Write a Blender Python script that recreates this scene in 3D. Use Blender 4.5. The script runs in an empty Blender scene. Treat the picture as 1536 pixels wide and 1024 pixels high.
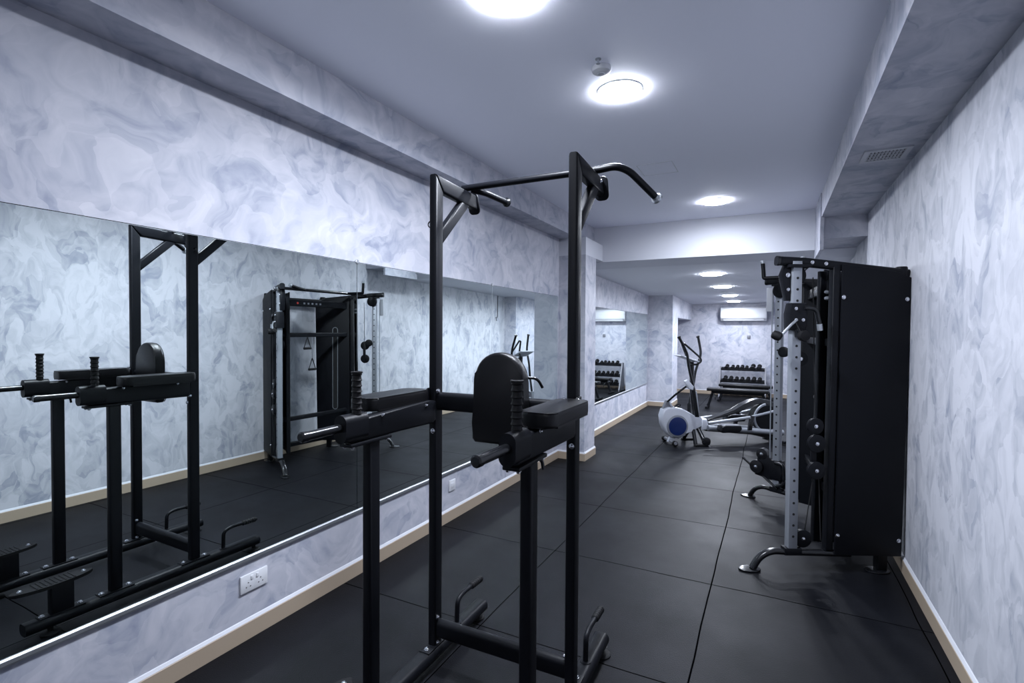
import bpy, bmesh, math, random
from mathutils import Vector, Matrix
random.seed(7)
C = bpy.context.scene.collection
sc = bpy.context.scene
V = Vector
PI = math.pi

# ------------------------------------------------------------------ materials
def nodes(name):
    m = bpy.data.materials.new(name); m.use_nodes = True
    nt = m.node_tree; b = nt.nodes['Principled BSDF']
    return m, nt, b

def simple(name, col, rough=0.5, metal=0.0, bump=0.0, bscale=300, emis=None, es=0, coat=0, spec=0.5, var=0.0):
    m, nt, b = nodes(name)
    b.inputs['Base Color'].default_value = (*col, 1)
    b.inputs['Roughness'].default_value = rough
    b.inputs['Metallic'].default_value = metal
    b.inputs['Specular IOR Level'].default_value = spec
    b.inputs['Coat Weight'].default_value = coat
    tc = nt.nodes.new('ShaderNodeTexCoord')
    n = nt.nodes.new('ShaderNodeTexNoise'); n.inputs['Scale'].default_value = bscale; n.inputs['Detail'].default_value = 3
    nt.links.new(tc.outputs['Object'], n.inputs['Vector'])
    if bump:
        bp = nt.nodes.new('ShaderNodeBump'); bp.inputs['Strength'].default_value = bump; bp.inputs['Distance'].default_value = 0.002
        nt.links.new(n.outputs['Fac'], bp.inputs['Height']); nt.links.new(bp.outputs['Normal'], b.inputs['Normal'])
    if var:
        n2 = nt.nodes.new('ShaderNodeTexNoise'); n2.inputs['Scale'].default_value = 6; nt.links.new(tc.outputs['Object'], n2.inputs['Vector'])
        mr = nt.nodes.new('ShaderNodeMapRange'); mr.inputs['To Min'].default_value = max(rough - var, 0.02); mr.inputs['To Max'].default_value = rough + var
        nt.links.new(n2.outputs['Fac'], mr.inputs['Value']); nt.links.new(mr.outputs['Result'], b.inputs['Roughness'])
    if emis:
        b.inputs['Emission Color'].default_value = (*emis, 1); b.inputs['Emission Strength'].default_value = es
    return m

def math_node(nt, op, a, b=None):
    n = nt.nodes.new('ShaderNodeMath'); n.operation = op
    for i, v in enumerate((a, b)):
        if v is None: continue
        if isinstance(v, (int, float)): n.inputs[i].default_value = v
        else: nt.links.new(v, n.inputs[i])
    return n.outputs[0]

def plaster(name, lo, mid, hi, s=1.0, stretch=(1, 1, 1), rough=0.55, warp=0.32, contrast=1.0, cw=.17, aw=.24):
    m, nt, b = nodes(name); L = nt.links
    tc = nt.nodes.new('ShaderNodeTexCoord')
    mp = nt.nodes.new('ShaderNodeMapping'); mp.inputs['Scale'].default_value = stretch
    L.new(tc.outputs['Object'], mp.inputs['Vector'])
    def warped(scale, amt, src):
        n = nt.nodes.new('ShaderNodeTexNoise'); n.inputs['Scale'].default_value = scale; n.inputs['Detail'].default_value = 2.5
        L.new(src, n.inputs['Vector'])
        s1 = nt.nodes.new('ShaderNodeVectorMath'); s1.operation = 'SUBTRACT'; s1.inputs[1].default_value = (.5, .5, .5); L.new(n.outputs['Color'], s1.inputs[0])
        s2 = nt.nodes.new('ShaderNodeVectorMath'); s2.operation = 'SCALE'; s2.inputs['Scale'].default_value = amt; L.new(s1.outputs[0], s2.inputs[0])
        s3 = nt.nodes.new('ShaderNodeVectorMath'); s3.operation = 'ADD'; L.new(src, s3.inputs[0]); L.new(s2.outputs[0], s3.inputs[1])
        return s3.outputs[0]
    w1 = warped(3.0 * s, warp * 1.3 / s, mp.outputs[0]); w2 = warped(9.0 * s, warp * .35 / s, w1)
    def vor(scale, vec):
        v = nt.nodes.new('ShaderNodeTexVoronoi'); v.inputs['Scale'].default_value = scale; L.new(vec, v.inputs['Vector'])
        sp = nt.nodes.new('ShaderNodeSeparateColor'); L.new(v.outputs['Color'], sp.inputs[0]); return sp.outputs[0], v.outputs['Distance']
    a, da = vor(5.0 * s, w2); c, dc = vor(9.5 * s, w2)
    n3 = nt.nodes.new('ShaderNodeTexNoise'); n3.inputs['Scale'].default_value = 4.2 * s; n3.inputs['Detail'].default_value = 5; n3.inputs['Distortion'].default_value = 2.6
    L.new(w1, n3.inputs['Vector'])
    n4 = nt.nodes.new('ShaderNodeTexNoise'); n4.inputs['Scale'].default_value = 30 * s; n4.inputs['Detail'].default_value = 4
    st = nt.nodes.new('ShaderNodeMapping'); st.inputs['Scale'].default_value = (1, 1, .35); L.new(w2, st.inputs['Vector']); L.new(st.outputs[0], n4.inputs['Vector'])
    f = math_node(nt, 'MULTIPLY', a, aw)
    f = math_node(nt, 'ADD', f, math_node(nt, 'MULTIPLY', c, cw))
    f = math_node(nt, 'ADD', f, math_node(nt, 'MULTIPLY', da, .12))
    f = math_node(nt, 'ADD', f, math_node(nt, 'MULTIPLY', n3.outputs['Fac'], .75))
    f = math_node(nt, 'ADD', f, math_node(nt, 'MULTIPLY', n4.outputs['Fac'], .12))
    f = math_node(nt, 'ADD', math_node(nt, 'MULTIPLY', math_node(nt, 'SUBTRACT', f, .66), 1.75 * contrast), .5)
    r = nt.nodes.new('ShaderNodeValToRGB'); e = r.color_ramp.elements
    e[0].position = .12; e[0].color = (*lo, 1); e[1].position = .88; e[1].color = (*hi, 1)
    k = r.color_ramp.elements.new(.45); k.color = (*mid, 1)
    L.new(f, r.inputs['Fac']); L.new(r.outputs['Color'], b.inputs['Base Color'])
    bp = nt.nodes.new('ShaderNodeBump'); bp.inputs['Strength'].default_value = .18; bp.inputs['Distance'].default_value = .004
    L.new(f, bp.inputs['Height']); L.new(bp.outputs['Normal'], b.inputs['Normal'])
    b.inputs['Roughness'].default_value = rough; b.inputs['Specular IOR Level'].default_value = .35
    return m

M = {}
M['plaster'] = plaster('marbled_plaster', (.25, .275, .35), (.40, .41, .47), (.52, .52, .57), s=.85, stretch=(1, .9, .95), contrast=.85, aw=.18, cw=.14)
M['plaster_tall'] = plaster('marbled_plaster_tall', (.26, .28, .34), (.39, .40, .445), (.50, .505, .55), s=1.05, stretch=(1, 1.1, .72), cw=.22, aw=.28, contrast=1.0)
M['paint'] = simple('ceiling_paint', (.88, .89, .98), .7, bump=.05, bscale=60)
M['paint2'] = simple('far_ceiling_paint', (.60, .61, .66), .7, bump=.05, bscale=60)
M['skirting'] = simple('skirting_stone', (.35, .28, .21), .5, bump=.1, bscale=80)
M['caulk'] = simple('white_caulk', (.52, .53, .57), .6, bump=.2)
M['black'] = simple('black_powder_coat', (.004, .0045, .0065), .42, spec=.17, bump=.12, bscale=900, var=.08)
M['gloss'] = simple('black_gloss_coat', (.006, .0065, .008), .25, bump=.0, coat=.12, spec=.4)
M['shroud'] = simple('black_textured_sheet', (.0035, .004, .006), .5, spec=.14, bump=.3, bscale=700)
M['vinyl'] = simple('black_vinyl', (.0045, .0045, .0055), .33, spec=.28, bump=.35, bscale=500)
M['rubber'] = simple('black_rubber', (.005, .005, .006), .6, spec=.2, bump=.3)
M['chrome'] = simple('chrome', (.75, .76, .8), .18, 1.0, bump=.02)
M['silver'] = simple('silver_paint', (.24, .255, .285), .38, .35, bump=.05)
M['silverwhite'] = simple('pale_silver_plastic', (.52, .54, .60), .35, .1, bump=.03)
M['grey'] = simple('grey_plastic', (.16, .165, .19), .45, bump=.05)
M['blue'] = simple('blue_plastic', (.003, .014, .085), .35, bump=.05)
M['white'] = simple('white_plastic', (.62, .63, .66), .4, bump=.02)
M['whitegrey'] = simple('light_grey_plastic', (.45, .46, .5), .5, bump=.02)
M['hole'] = simple('dark_hole', (.004, .004, .005), .9, bump=.1)
M['alu'] = simple('aluminium', (.42, .44, .47), .38, .8, bump=.03)
M['red'] = simple('red_mark', (.45, .03, .02), .5, bump=.05)
M['lamp'] = simple('lamp_diffuser', (.9, .92, .98), .5, emis=(.85, .90, 1.0), es=150)

# mirror: slightly green glass
m, nt, b = nodes('mirror_glass')
b.inputs['Base Color'].default_value = (.85, .925, .91, 1); b.inputs['Metallic'].default_value = 1; b.inputs['Roughness'].default_value = 0.0
M['mirror'] = m

def floor_mat():
    m, nt, b = nodes('rubber_floor_tiles'); L = nt.links
    tc = nt.nodes.new('ShaderNodeTexCoord'); sp = nt.nodes.new('ShaderNodeSeparateXYZ')
    wn = nt.nodes.new('ShaderNodeTexNoise'); wn.inputs['Scale'].default_value = 1.3; L.new(tc.outputs['Object'], wn.inputs['Vector'])
    L.new(tc.outputs['Object'], sp.inputs[0])
    wob = math_node(nt, 'MULTIPLY', math_node(nt, 'SUBTRACT', wn.outputs['Fac'], .5), .03)
    def line(x, off):
        u = math_node(nt, 'ADD', math_node(nt, 'ADD', x, off), wob)
        u = math_node(nt, 'FRACT', math_node(nt, 'ADD', u, 50.0))
        u = math_node(nt, 'ABSOLUTE', math_node(nt, 'SUBTRACT', u, .5))
        mr = nt.nodes.new('ShaderNodeMapRange'); mr.inputs['From Min'].default_value = .4955; mr.inputs['From Max'].default_value = .4982
        L.new(u, mr.inputs['Value']); return mr.outputs['Result']
    lx = line(sp.outputs[0], .30); ly = line(sp.outputs[1], -.21)
    ln = math_node(nt, 'MAXIMUM', lx, ly)
    n1 = nt.nodes.new('ShaderNodeTexNoise'); n1.inputs['Scale'].default_value = 1.7; n1.inputs['Detail'].default_value = 6; n1.inputs['Roughness'].default_value = .65
    n2 = nt.nodes.new('ShaderNodeTexNoise'); n2.inputs['Scale'].default_value = 190; n2.inputs['Detail'].default_value = 2
    for n in (n1, n2): L.new(tc.outputs['Object'], n.inputs['Vector'])
    r = nt.nodes.new('ShaderNodeValToRGB'); e = r.color_ramp.elements
    e[0].position = .3; e[0].color = (.0012, .0014, .0022, 1); e[1].position = .72; e[1].color = (.0062, .0068, .0098, 1)
    mixv = math_node(nt, 'ADD', math_node(nt, 'MULTIPLY', n1.outputs['Fac'], .7), math_node(nt, 'MULTIPLY', n2.outputs['Fac'], .3))
    L.new(mixv, r.inputs['Fac'])
    mx = nt.nodes.new('ShaderNodeMix'); mx.data_type = 'RGBA'; mx.inputs[7].default_value = (.0003, .0003, .0004, 1)
    L.new(ln, mx.inputs[0]); L.new(r.outputs['Color'], mx.inputs[6]); L.new(mx.outputs[2], b.inputs['Base Color'])
    h = math_node(nt, 'SUBTRACT', math_node(nt, 'MULTIPLY', n2.outputs['Fac'], .5), ln)
    bp = nt.nodes.new('ShaderNodeBump'); bp.inputs['Strength'].default_value = .6; bp.inputs['Distance'].default_value = .004
    L.new(h, bp.inputs['Height']); L.new(bp.outputs['Normal'], b.inputs['Normal'])
    mr = nt.nodes.new('ShaderNodeMapRange'); mr.inputs['To Min'].default_value = .62; mr.inputs['To Max'].default_value = .40
    L.new(n1.outputs['Fac'], mr.inputs['Value']); L.new(math_node(nt, 'MAXIMUM', mr.outputs['Result'], ln), b.inputs['Roughness'])
    L.new(math_node(nt, 'MULTIPLY', math_node(nt, 'SUBTRACT', 1.0, ln), .13), b.inputs['Specular IOR Level'])
    b.inputs['Specular IOR Level'].default_value = .22
    return m
M['floor'] = floor_mat()

# ------------------------------------------------------------------ mesh helpers
def rrect(w, h, r, n=4):
    r = min(r, w / 2 - 1e-5, h / 2 - 1e-5); out = []
    for cx, cy, a0 in ((w/2-r, h/2-r, 0), (-w/2+r, h/2-r, 90), (-w/2+r, -h/2+r, 180), (w/2-r, -h/2+r, 270)):
        for i in range(n + 1):
            a = math.radians(a0 + 90 * i / n); out.append((cx + r*math.cos(a), cy + r*math.sin(a)))
    return out
def circ(r, n=16, r2=None):
    r2 = r2 or r
    return [(r*math.cos(2*PI*i/n), r2*math.sin(2*PI*i/n)) for i in range(n)]
def fillet(path, r, n=6):
    path = [V(p) for p in path]; out = [path[0]]
    for i in range(1, len(path)-1):
        a, b, c = path[i-1], path[i], path[i+1]
        d1 = (a-b); d2 = (c-b); k = min(r, d1.length*.49, d2.length*.49)
        p, q = b + d1.normalized()*k, b + d2.normalized()*k
        for j in range(n+1):
            t = j/n; out.append(p*(1-t)**2 + b*2*t*(1-t) + q*t*t)
    out.append(path[-1]); return out

class MB:
    def __init__(s): s.bm = bmesh.new()
    def sweep(s, path, prof, up=(0, 0, 1), closed=False, scale=None):
        path = [V(p) for p in path]; n = len(path); rings = []; u0 = V(up)
        for i, p in enumerate(path):
            if closed: t = path[(i+1) % n] - path[i-1]
            elif i == 0: t = path[1]-path[0]
            elif i == n-1: t = path[-1]-path[-2]
            else: t = (path[i+1]-p).normalized() + (p-path[i-1]).normalized()
            t.normalize(); sd = t.cross(u0)
            if sd.length < 1e-3: sd = t.cross(V((0, 1, 0)))
            if sd.length < 1e-3: sd = t.cross(V((1, 0, 0)))
            sd.normalize(); uu = sd.cross(t)
            k = scale[i] if scale else 1
            rings.append([s.bm.verts.new(p + sd*a*k + uu*b*k) for a, b in prof])
        m = len(prof)
        for i in range(n if closed else n-1):
            r0, r1 = rings[i], rings[(i+1) % n]
            for j in range(m):
                s.bm.faces.new((r0[j], r0[(j+1) % m], r1[(j+1) % m], r1[j]))
        if not closed:
            s.bm.faces.new(list(reversed(rings[0]))); s.bm.faces.new(rings[-1])
        return s
    def tube(s, path, r, n=14, up=(0, 0, 1)): return s.sweep(path, circ(r, n), up)
    def cyl(s, a, b, r, n=20): 
        a, b = V(a), V(b); up = (0, 0, 1) if abs((b-a).normalized().z) < .9 else (0, 1, 0)
        return s.sweep([a, b], circ(r, n), up)
    def lathe(s, a, b, prof, n=20):
        """prof: list of (distance along a->b, radius)"""
        a, b = V(a), V(b); d = (b-a).normalized(); up = V((0, 0, 1)) if abs(d.z) < .9 else V((0, 1, 0))
        sd = d.cross(up).normalized(); uu = sd.cross(d); rings = []
        for t, r in prof:
            c = a + d*t; rings.append([s.bm.verts.new(c + sd*math.cos(2*PI*i/n)*r + uu*math.sin(2*PI*i/n)*r) for i in range(n)])
        for r0, r1 in zip(rings, rings[1:]):
            for j in range(n): s.bm.faces.new((r0[j], r0[(j+1) % n], r1[(j+1) % n], r1[j]))
        s.bm.faces.new(list(reversed(rings[0]))); s.bm.faces.new(rings[-1]); return s
    def box(s, lo, hi, bev=0, seg=2):
        t = bmesh.new(); bmesh.ops.create_cube(t, size=1)
        lo, hi = V(lo), V(hi); c = (lo+hi)/2; d = hi-lo
        for v in t.verts: v.co = V((v.co.x*d.x, v.co.y*d.y, v.co.z*d.z)) + c
        if bev: bmesh.ops.bevel(t, geom=t.edges[:], offset=bev, segments=seg, affect='EDGES', profile=.5)
        return s.merge(t)
    def prism(s, pts, ax, ay, az, th, org=(0, 0, 0), bev=0, seg=2, taper=None):
        """polygon pts (a,b) in plane spanned by ax, ay at org, thickness th centred along az"""
        ax, ay, az, org = V(ax), V(ay), V(az), V(org); t = bmesh.new(); n = len(pts)
        f = [t.verts.new(org + ax*a + ay*b - az*th/2) for a, b in pts]; g = [t.verts.new(org + ax*a + ay*b + az*th/2) for a, b in pts]
        t.faces.new(list(reversed(f))); t.faces.new(g)
        for i in range(n): t.faces.new((f[i], f[(i+1) % n], g[(i+1) % n], g[i]))
        if bev:
            es = [e for e in t.edges if (e.verts[0] in f) == (e.verts[1] in f)]
            bmesh.ops.bevel(t, geom=es, offset=bev, segments=seg, affect='EDGES', profile=.5)
        return s.merge(t)
    def merge(s, t, mat=None):
        mp = {}
        for v in t.verts: mp[v] = s.bm.verts.new(mat @ v.co if mat else v.co)
        for f in t.faces: s.bm.faces.new([mp[v] for v in f.verts])
        t.free(); return s
    def xf(s, mat):
        for v in s.bm.verts: v.co = mat @ v.co
        return s
    def build(s, name, mat, parent=None, label=None, sharp=35, smooth=True):
        bm = s.bm; bmesh.ops.recalc_face_normals(bm, faces=bm.faces[:])
        for f in bm.faces: f.smooth = smooth
        for e in bm.edges:
            if len(e.link_faces) == 2:
                e.smooth = e.calc_face_angle(0) < math.radians(sharp)
        me = bpy.data.meshes.new(name); bm.to_mesh(me); bm.free()
        me.materials.append(mat); o = bpy.data.objects.new(name, me); C.objects.link(o)
        if parent: o.parent = parent
        if label: o['label'] = label
        return o

def empty(name, label, cat, loc=(0, 0, 0), rz=0, group=None):
    o = bpy.data.objects.new(name, None); C.objects.link(o); o.empty_display_size = .1
    o.location = loc; o.rotation_euler = (0, 0, rz); o['label'] = label; o['category'] = cat
    if group: o['group'] = group
    return o
def tag(o, label, cat, group=None):
    o['label'] = label; o['category'] = cat
    if group: o['group'] = group
    return o
def struct(name, lo, hi, mat, label=None, bev=0):
    o = MB().box(lo, hi, bev).build(name, mat, smooth=False); o['kind'] = 'structure'
    if label: o['label'] = label
    return o

# ------------------------------------------------------------------ the room
XL, XR, Y0, Y1 = -2.25, 0.76, -2.4, 13.2
ZC, ZS = 2.81, 2.585
struct('floor', (XL-.1, Y0-.1, -.1), (XR+.1, Y1+.1, 0), M['floor'])
struct('ceiling', (XL-.1, Y0-.1, ZC), (XR+.1, 6.25, ZC+.1), M['paint'])
struct('wall_left', (XL-.12, Y0, 0), (XL, Y1, ZC+.02), M['plaster'])
struct('wall_right', (XR, Y0, 0), (XR+.12, Y1, ZC+.02), M['plaster_tall'])
struct('wall_far', (XL, Y1, 0), (XR, Y1+.1, ZC), M['plaster'])
struct('wall_near', (XL, Y0-.1, 0), (XR, Y0, ZC), M['plaster'])
# soffits along both walls
struct('trim_1', (XL, Y0, ZS), (-2.03, 6.25, ZC), M['plaster'], 'marbled soffit along the top of the left wall')
struct('trim_2', (.395, Y0, ZS), (XR, 5.6, ZC), M['plaster'], 'marbled soffit along the top of the right wall')
struct('trim_3', (.40, 5.6, 2.385), (XR, 9.88, ZC), M['plaster'], 'lower soffit beyond the cable machine')
# far lower ceiling (slightly falling), with its beam front
mb = MB()
zc2 = lambda y: 2.31 - .019*(y-6.5)
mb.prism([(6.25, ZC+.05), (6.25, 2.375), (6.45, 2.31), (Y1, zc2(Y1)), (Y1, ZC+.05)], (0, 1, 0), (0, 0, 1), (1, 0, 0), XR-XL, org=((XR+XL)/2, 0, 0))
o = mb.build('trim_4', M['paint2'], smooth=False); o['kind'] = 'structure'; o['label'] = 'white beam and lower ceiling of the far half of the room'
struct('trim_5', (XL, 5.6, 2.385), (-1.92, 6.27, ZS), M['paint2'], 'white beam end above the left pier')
struct('trim_6', (XL, 5.6, 0), (-1.92, 5.98, 2.385), M['plaster'], 'marbled pier between the two mirrors')
struct('trim_7', (.385, 5.58, 2.28), (.415, 6.3, ZC), M['plaster'], 'thin end of the beam at the right soffit')
struct('trim_8', (XL, 10.5, 0), (-1.775, 11.13, 2.27), M['plaster'], 'marbled pier beyond the far mirror')
struct('trim_9', (XL, 11.13, 1.80), (-1.775, Y1, 2.25), M['plaster'], 'header above the far left recess')
struct('trim_10', (.48, 9.88, 0), (XR, Y1, 2.27), M['plaster'], 'marbled return at the far right')

def skirting(name, p0, p1, nrm, h=.085, th=.014):
    p0, p1 = V((*p0, 0)), V((*p1, 0)); n = V((*nrm, 0)); mb = MB()
    d = (p1-p0).normalized()
    mb.prism([(0, 0), (th, 0), (th, h-.004), (th-.004, h), (0, h)], n, (0, 0, 1), d, (p1-p0).length, org=(p0+p1)/2)
    o = mb.build(name, M['skirting'], smooth=False); o['kind'] = 'structure'
    k = MB(); k.prism([(0, 0), (th-.002, 0), (.004, .012), (0, .014)], n, (0, 0, 1), d, (p1-p0).length, org=(p0+p1)/2+V((0, 0, h)))
    c = k.build('caulk_line', M['caulk'], o, 'white caulk bead', smooth=False)
skirting('baseboard_left', (XL, Y0), (XL, 5.6), (1, 0))
skirting('baseboard_right', (XR, Y0), (XR, 9.88), (-1, 0))
skirting('baseboard_pier_front', (XL, 5.6), (-1.906, 5.6), (0, -1))
skirting('baseboard_pier_side', (-1.92, 5.6), (-1.92, 5.994), (1, 0))
skirting('baseboard_far_left', (XL, 5.98), (XL, 10.5), (1, 0))
skirting('baseboard_far_pier_front', (XL, 10.5), (-1.761, 10.5), (0, -1))
skirting('baseboard_far_pier_side', (-1.775, 10.5), (-1.775, 11.13), (1, 0))
skirting('baseboard_far', (XL, Y1), (.48, Y1), (0, -1))
skirting('baseboard_return_front', (.466, 9.88), (XR, 9.88), (0, -1))
skirting('baseboard_return_side', (.48, 9.88), (.48, Y1), (-1, 0))

# ------------------------------------------------------------------ mirrors
def mirror(y0, y1, z0, z1, label, clip=True, extra=None):
    r = empty('wall_mirror', label, 'mirror', (XL, (y0+y1)/2, z0), group='mirror panels on the left wall')
    hw = (y1-y0)/2-.0015
    MB().box((.001, -hw, 0), (.008, hw, z1-z0), .0012, 1).build('mirror_glass', M['mirror'], r)
    MB().box((.0, -hw, -.004), (.0008, hw, z1-z0+.004)).build('backing', M['hole'], r)
    if clip:
        MB().lathe((.001, hw+.001, z1-z0+.004), (.02, hw+.001, z1-z0+.004), [(0, .013), (.010, .013), (.013, .009)]).build('clip', M['alu'], r, 'round metal clip')
    return r
ZM0, ZM1 = .397, 1.908
mirror(-1.6, 2.318, ZM0, ZM1, 'large mirror panel nearest the camera, left of the first seam')
mirror(2.318, 3.985, ZM0, ZM1, 'middle mirror panel between the two seams, behind the power tower')
mirror(3.985, 5.56, ZM0, ZM1, 'narrow mirror panel beside the marbled pier', clip=False)
mirror(6.2, 10.38, .47, 1.85, 'far mirror beyond the pier reflecting the air conditioner', clip=False)
def mtrim(y0, y1, z, label):
    o = MB().prism([(0, -.018), (.012, -.018), (.016, -.010), (.016, .004), (.011, .010), (.009, .010), (.009, -.001), (0, -.001)], (1, 0, 0), (0, 0, 1), (0, 1, 0), y1-y0, org=(0, 0, 0)).build('mirror_trim', M['alu'], smooth=False)
    o.location = (XL, (y0+y1)/2, z); tag(o, label, 'trim')
mtrim(-1.6, 5.57, ZM0-.001, 'long aluminium channel under the near mirror panels')
mtrim(6.2, 10.38, .469, 'aluminium channel under the far mirror')

# ------------------------------------------------------------------ sockets, vents, lamps
def socket(name, w, gangs, loc, rz, label):
    r = empty(name, label, 'socket', loc, rz)   # local: plate in xz plane, facing -y
    MB().box((-w/2, -.010, -.043), (w/2, 0, .043), .003).build('face_plate', M['white'], r)
    for g in range(gangs):
        cx = (g-(gangs-1)/2)*.066*1.0
        for dx, dz in ((0, .008), (-.011, -.012), (.011, -.012)):
            MB().box((cx+dx-.0028, -.0108, dz-.002-.006), (cx+dx+.0028, -.0099, dz+.002-.006)).build('pin_hole', M['hole'], r)
        MB().box((cx*.45-.006, -.0135, .012), (cx*.45+.006, -.0095, .032), .0015).build('switch', M['white'], r)
    return r
socket('double_socket', .146, 2, (XL, 1.625, .272), PI/2, 'white double wall socket below the near mirror')
# local -y must point to +x : rotate by +90deg about z maps (0,-1)->(1,0)
r = empty('single_socket', 'small white blank outlet plate farther along the left wall', 'socket', (XL, 3.36, .275), PI/2)
MB().box((-.043, -.010, -.043), (.043, 0, .043), .003).build('face_plate', M['white'], r)
MB().box((-.022, -.013, -.02), (.022, -.0095, .02), .002).build('switch', M['white'], r)
r = empty('wall_box', 'small grey outlet box on the far wall', 'socket', (-.494, Y1, 1.398))
MB().box((-.035, -.03, -.035), (.035, 0, .035), .004).build('face_plate', M['grey'], r)
MB().box((-.012, -.034, -.012), (.012, -.029, .012), .002).build('knob', M['grey'], r)

lamp_specs = [(-.93, 1.76, ZC, .115, 'round ceiling light just above the frame, closest to the camera'),
              (-.756, 2.745, ZC, .115, 'round ceiling light beside the smoke detector'),
              (-.532, 5.466, ZC, .118, 'round ceiling light in front of the white beam'),
              (-.74, 7.38, None, .14, 'first round light beyond the white beam'),
              (-.745, 9.1, None, .14, 'second round light beyond the white beam'),
              (-.76, 10.85, None, .13, 'third round light beyond the beam, behind the tiny detector'),
              (-.775, 12.35, None, .13, 'round light closest to the air conditioner'),
              (-.95, -.75, ZC, .115, 'round ceiling light at the near end of the room, outside the view')]
LW = [42, 55, 19, 52, 54, 44, 15, 11]
for (x, y, z, rr, lab), w in zip(lamp_specs, LW):
    slope = 0
    if z is None: z = zc2(y); slope = -.019
    r = empty('ceiling_light', lab, 'ceiling light', (x, y, z), group='round ceiling lights')
    r.rotation_euler = (math.atan(slope), 0, 0)
    MB().lathe((0, 0, 0), (0, 0, -1), [(0, rr+.008), (.003, rr+.008), (.007, rr+.002), (.007, rr-.001), (.003, rr-.002)], 48).build('rim', M['white'], r)
    MB().lathe((0, 0, -.001), (0, 0, -1), [(0, rr-.002), (.010, rr-.002), (.015, rr-.008), (.017, rr-.02)], 48).build('diffuser', M['lamp'], r)
    li = bpy.data.lights.new('lamp_glow', 'AREA'); li.shape = 'DISK'; li.size = 2*rr-.05; li.energy = w; li.color = (.82, .88, 1.0); li.spread = math.radians(170)
    lo = bpy.data.objects.new('lamp_glow', li); C.objects.link(lo); lo.parent = r; lo.location = (0, 0, -.020)

r = empty('smoke_detector', 'round white detector on the ceiling by the second light', 'detector', (-.775, 2.47, ZC))
MB().lathe((0, 0, 0), (0, 0, -1), [(0, .048), (.012, .048), (.022, .044), (.030, .03), (.031, .02)], 32).build('housing', M['white'], r)
MB().lathe((0, 0, -.030), (0, 0, -1), [(0, .018), (.004, .016), (.005, .01)], 24).build('sensor_cap', M['whitegrey'], r)
r = empty('sprinkler', 'tiny sprinkler head on the ceiling before the detector', 'sprinkler', (-.765, 2.385, ZC))
MB().lathe((0, 0, 0), (0, 0, -1), [(0, .014), (.004, .014), (.006, .006), (.02, .005), (.022, .010), (.024, .010)], 16).build('head', M['alu'], r)
r = empty('smoke_detector', 'tiny white detector between the second and third far lights', 'detector', (-.80, 10.1, zc2(10.1)))
MB().lathe((0, 0, 0), (0, 0, -1), [(0, .055), (.012, .055), (.028, .045), (.036, .03)], 24).build('housing', M['white'], r)
MB().lathe((0, 0, -.034), (0, 0, -1), [(0, .018), (.005, .014)], 16).build('sensor_cap', M['whitegrey'], r)

r = empty('access_panel', 'flush square access panel in the main ceiling', 'panel', (-.84, 4.19, ZC))
mb = MB(); mb.sweep([(-.135, -.145, -.001), (.135, -.145, -.001), (.135, .145, -.001), (-.135, .145, -.001)], [(-.003, -.0015), (.003, -.0015), (.003, .0015), (-.003, .0015)], closed=True)
mb.build('frame', M['white'], r)
MB().box((-.131, -.141, -.0012), (.131, .141, .0)).build('panel', M['paint'], r)

r = empty('air_vent', 'white grille under the right soffit', 'vent', (.592, 3.79, ZS))
mb = MB(); hx, hy = .118, .118
for lo, hi in (((-hx, -hy, -.008), (hx, -hy+.028, 0)), ((-hx, hy-.028, -.008), (hx, hy, 0)), ((-hx, -hy+.028, -.008), (-hx+.028, hy-.028, 0)), ((hx-.028, -hy+.028, -.008), (hx, hy-.028, 0))): mb.box(lo, hi)
mb.build('frame', M['whitegrey'], r)
MB().box((-hx+.02, -hy+.02, -.002), (hx-.02, hy-.02, -.0005)).build('backing', M['hole'], r)
mb = MB()
for i in range(11):
    x = -.09+.018*i; mb.prism([(0, 0), (.010, -.006), (.012, -.006), (.002, 0)], (1, 0, 0), (0, 0, 1), (0, 1, 0), 2*hy-.05, org=(x-.005, 0, -.0015))
for k in range(3): mb.box((-.09, -.055+.055*k-.003, -.0085), (.09, -.055+.055*k+.003, -.0065))
mb.build('grille', M['whitegrey'], r, smooth=False)

r = empty('air_conditioner', 'white split air conditioner high on the far wall', 'air conditioner', (-.61, Y1, 1.93))
MB().prism([(0, -.155), (-.14, -.155), (-.20, -.10), (-.21, .0), (-.20, .13), (-.17, .155), (0, .155)], (0, 1, 0), (0, 0, 1), (1, 0, 0), .98, bev=.008).build('body', M['white'], r)
MB().box((-.44, -.205, -.115), (.44, -.165, -.105), .003).build('louvre_slot', M['grey'], r, 'dark air slot')
MB().prism([(-.165, -.150), (-.205, -.095), (-.213, -.095), (-.172, -.156)], (0, 1, 0), (0, 0, 1), (1, 0, 0), .86).build('louvre', M['white'], r)
MB().box((-.47, -.2135, -.09), (.47, -.2085, .10), .002).build('front_panel', M['white'], r)

r = empty('wall_conduit', 'thin conduit with a small bracket on the right wall, seen in the mirror', 'conduit', (XR, 9.55, 0))
MB().tube([(-.012, 0, 2.385), (-.012, 0, 1.78)], .009).build('pipe', M['grey'], r)
MB().tube(fillet([(-.012, 0, 1.79), (-.03, -.10, 1.79), (-.06, -.14, 1.72)], .03), .012).build('bracket', M['alu'], r)

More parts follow.
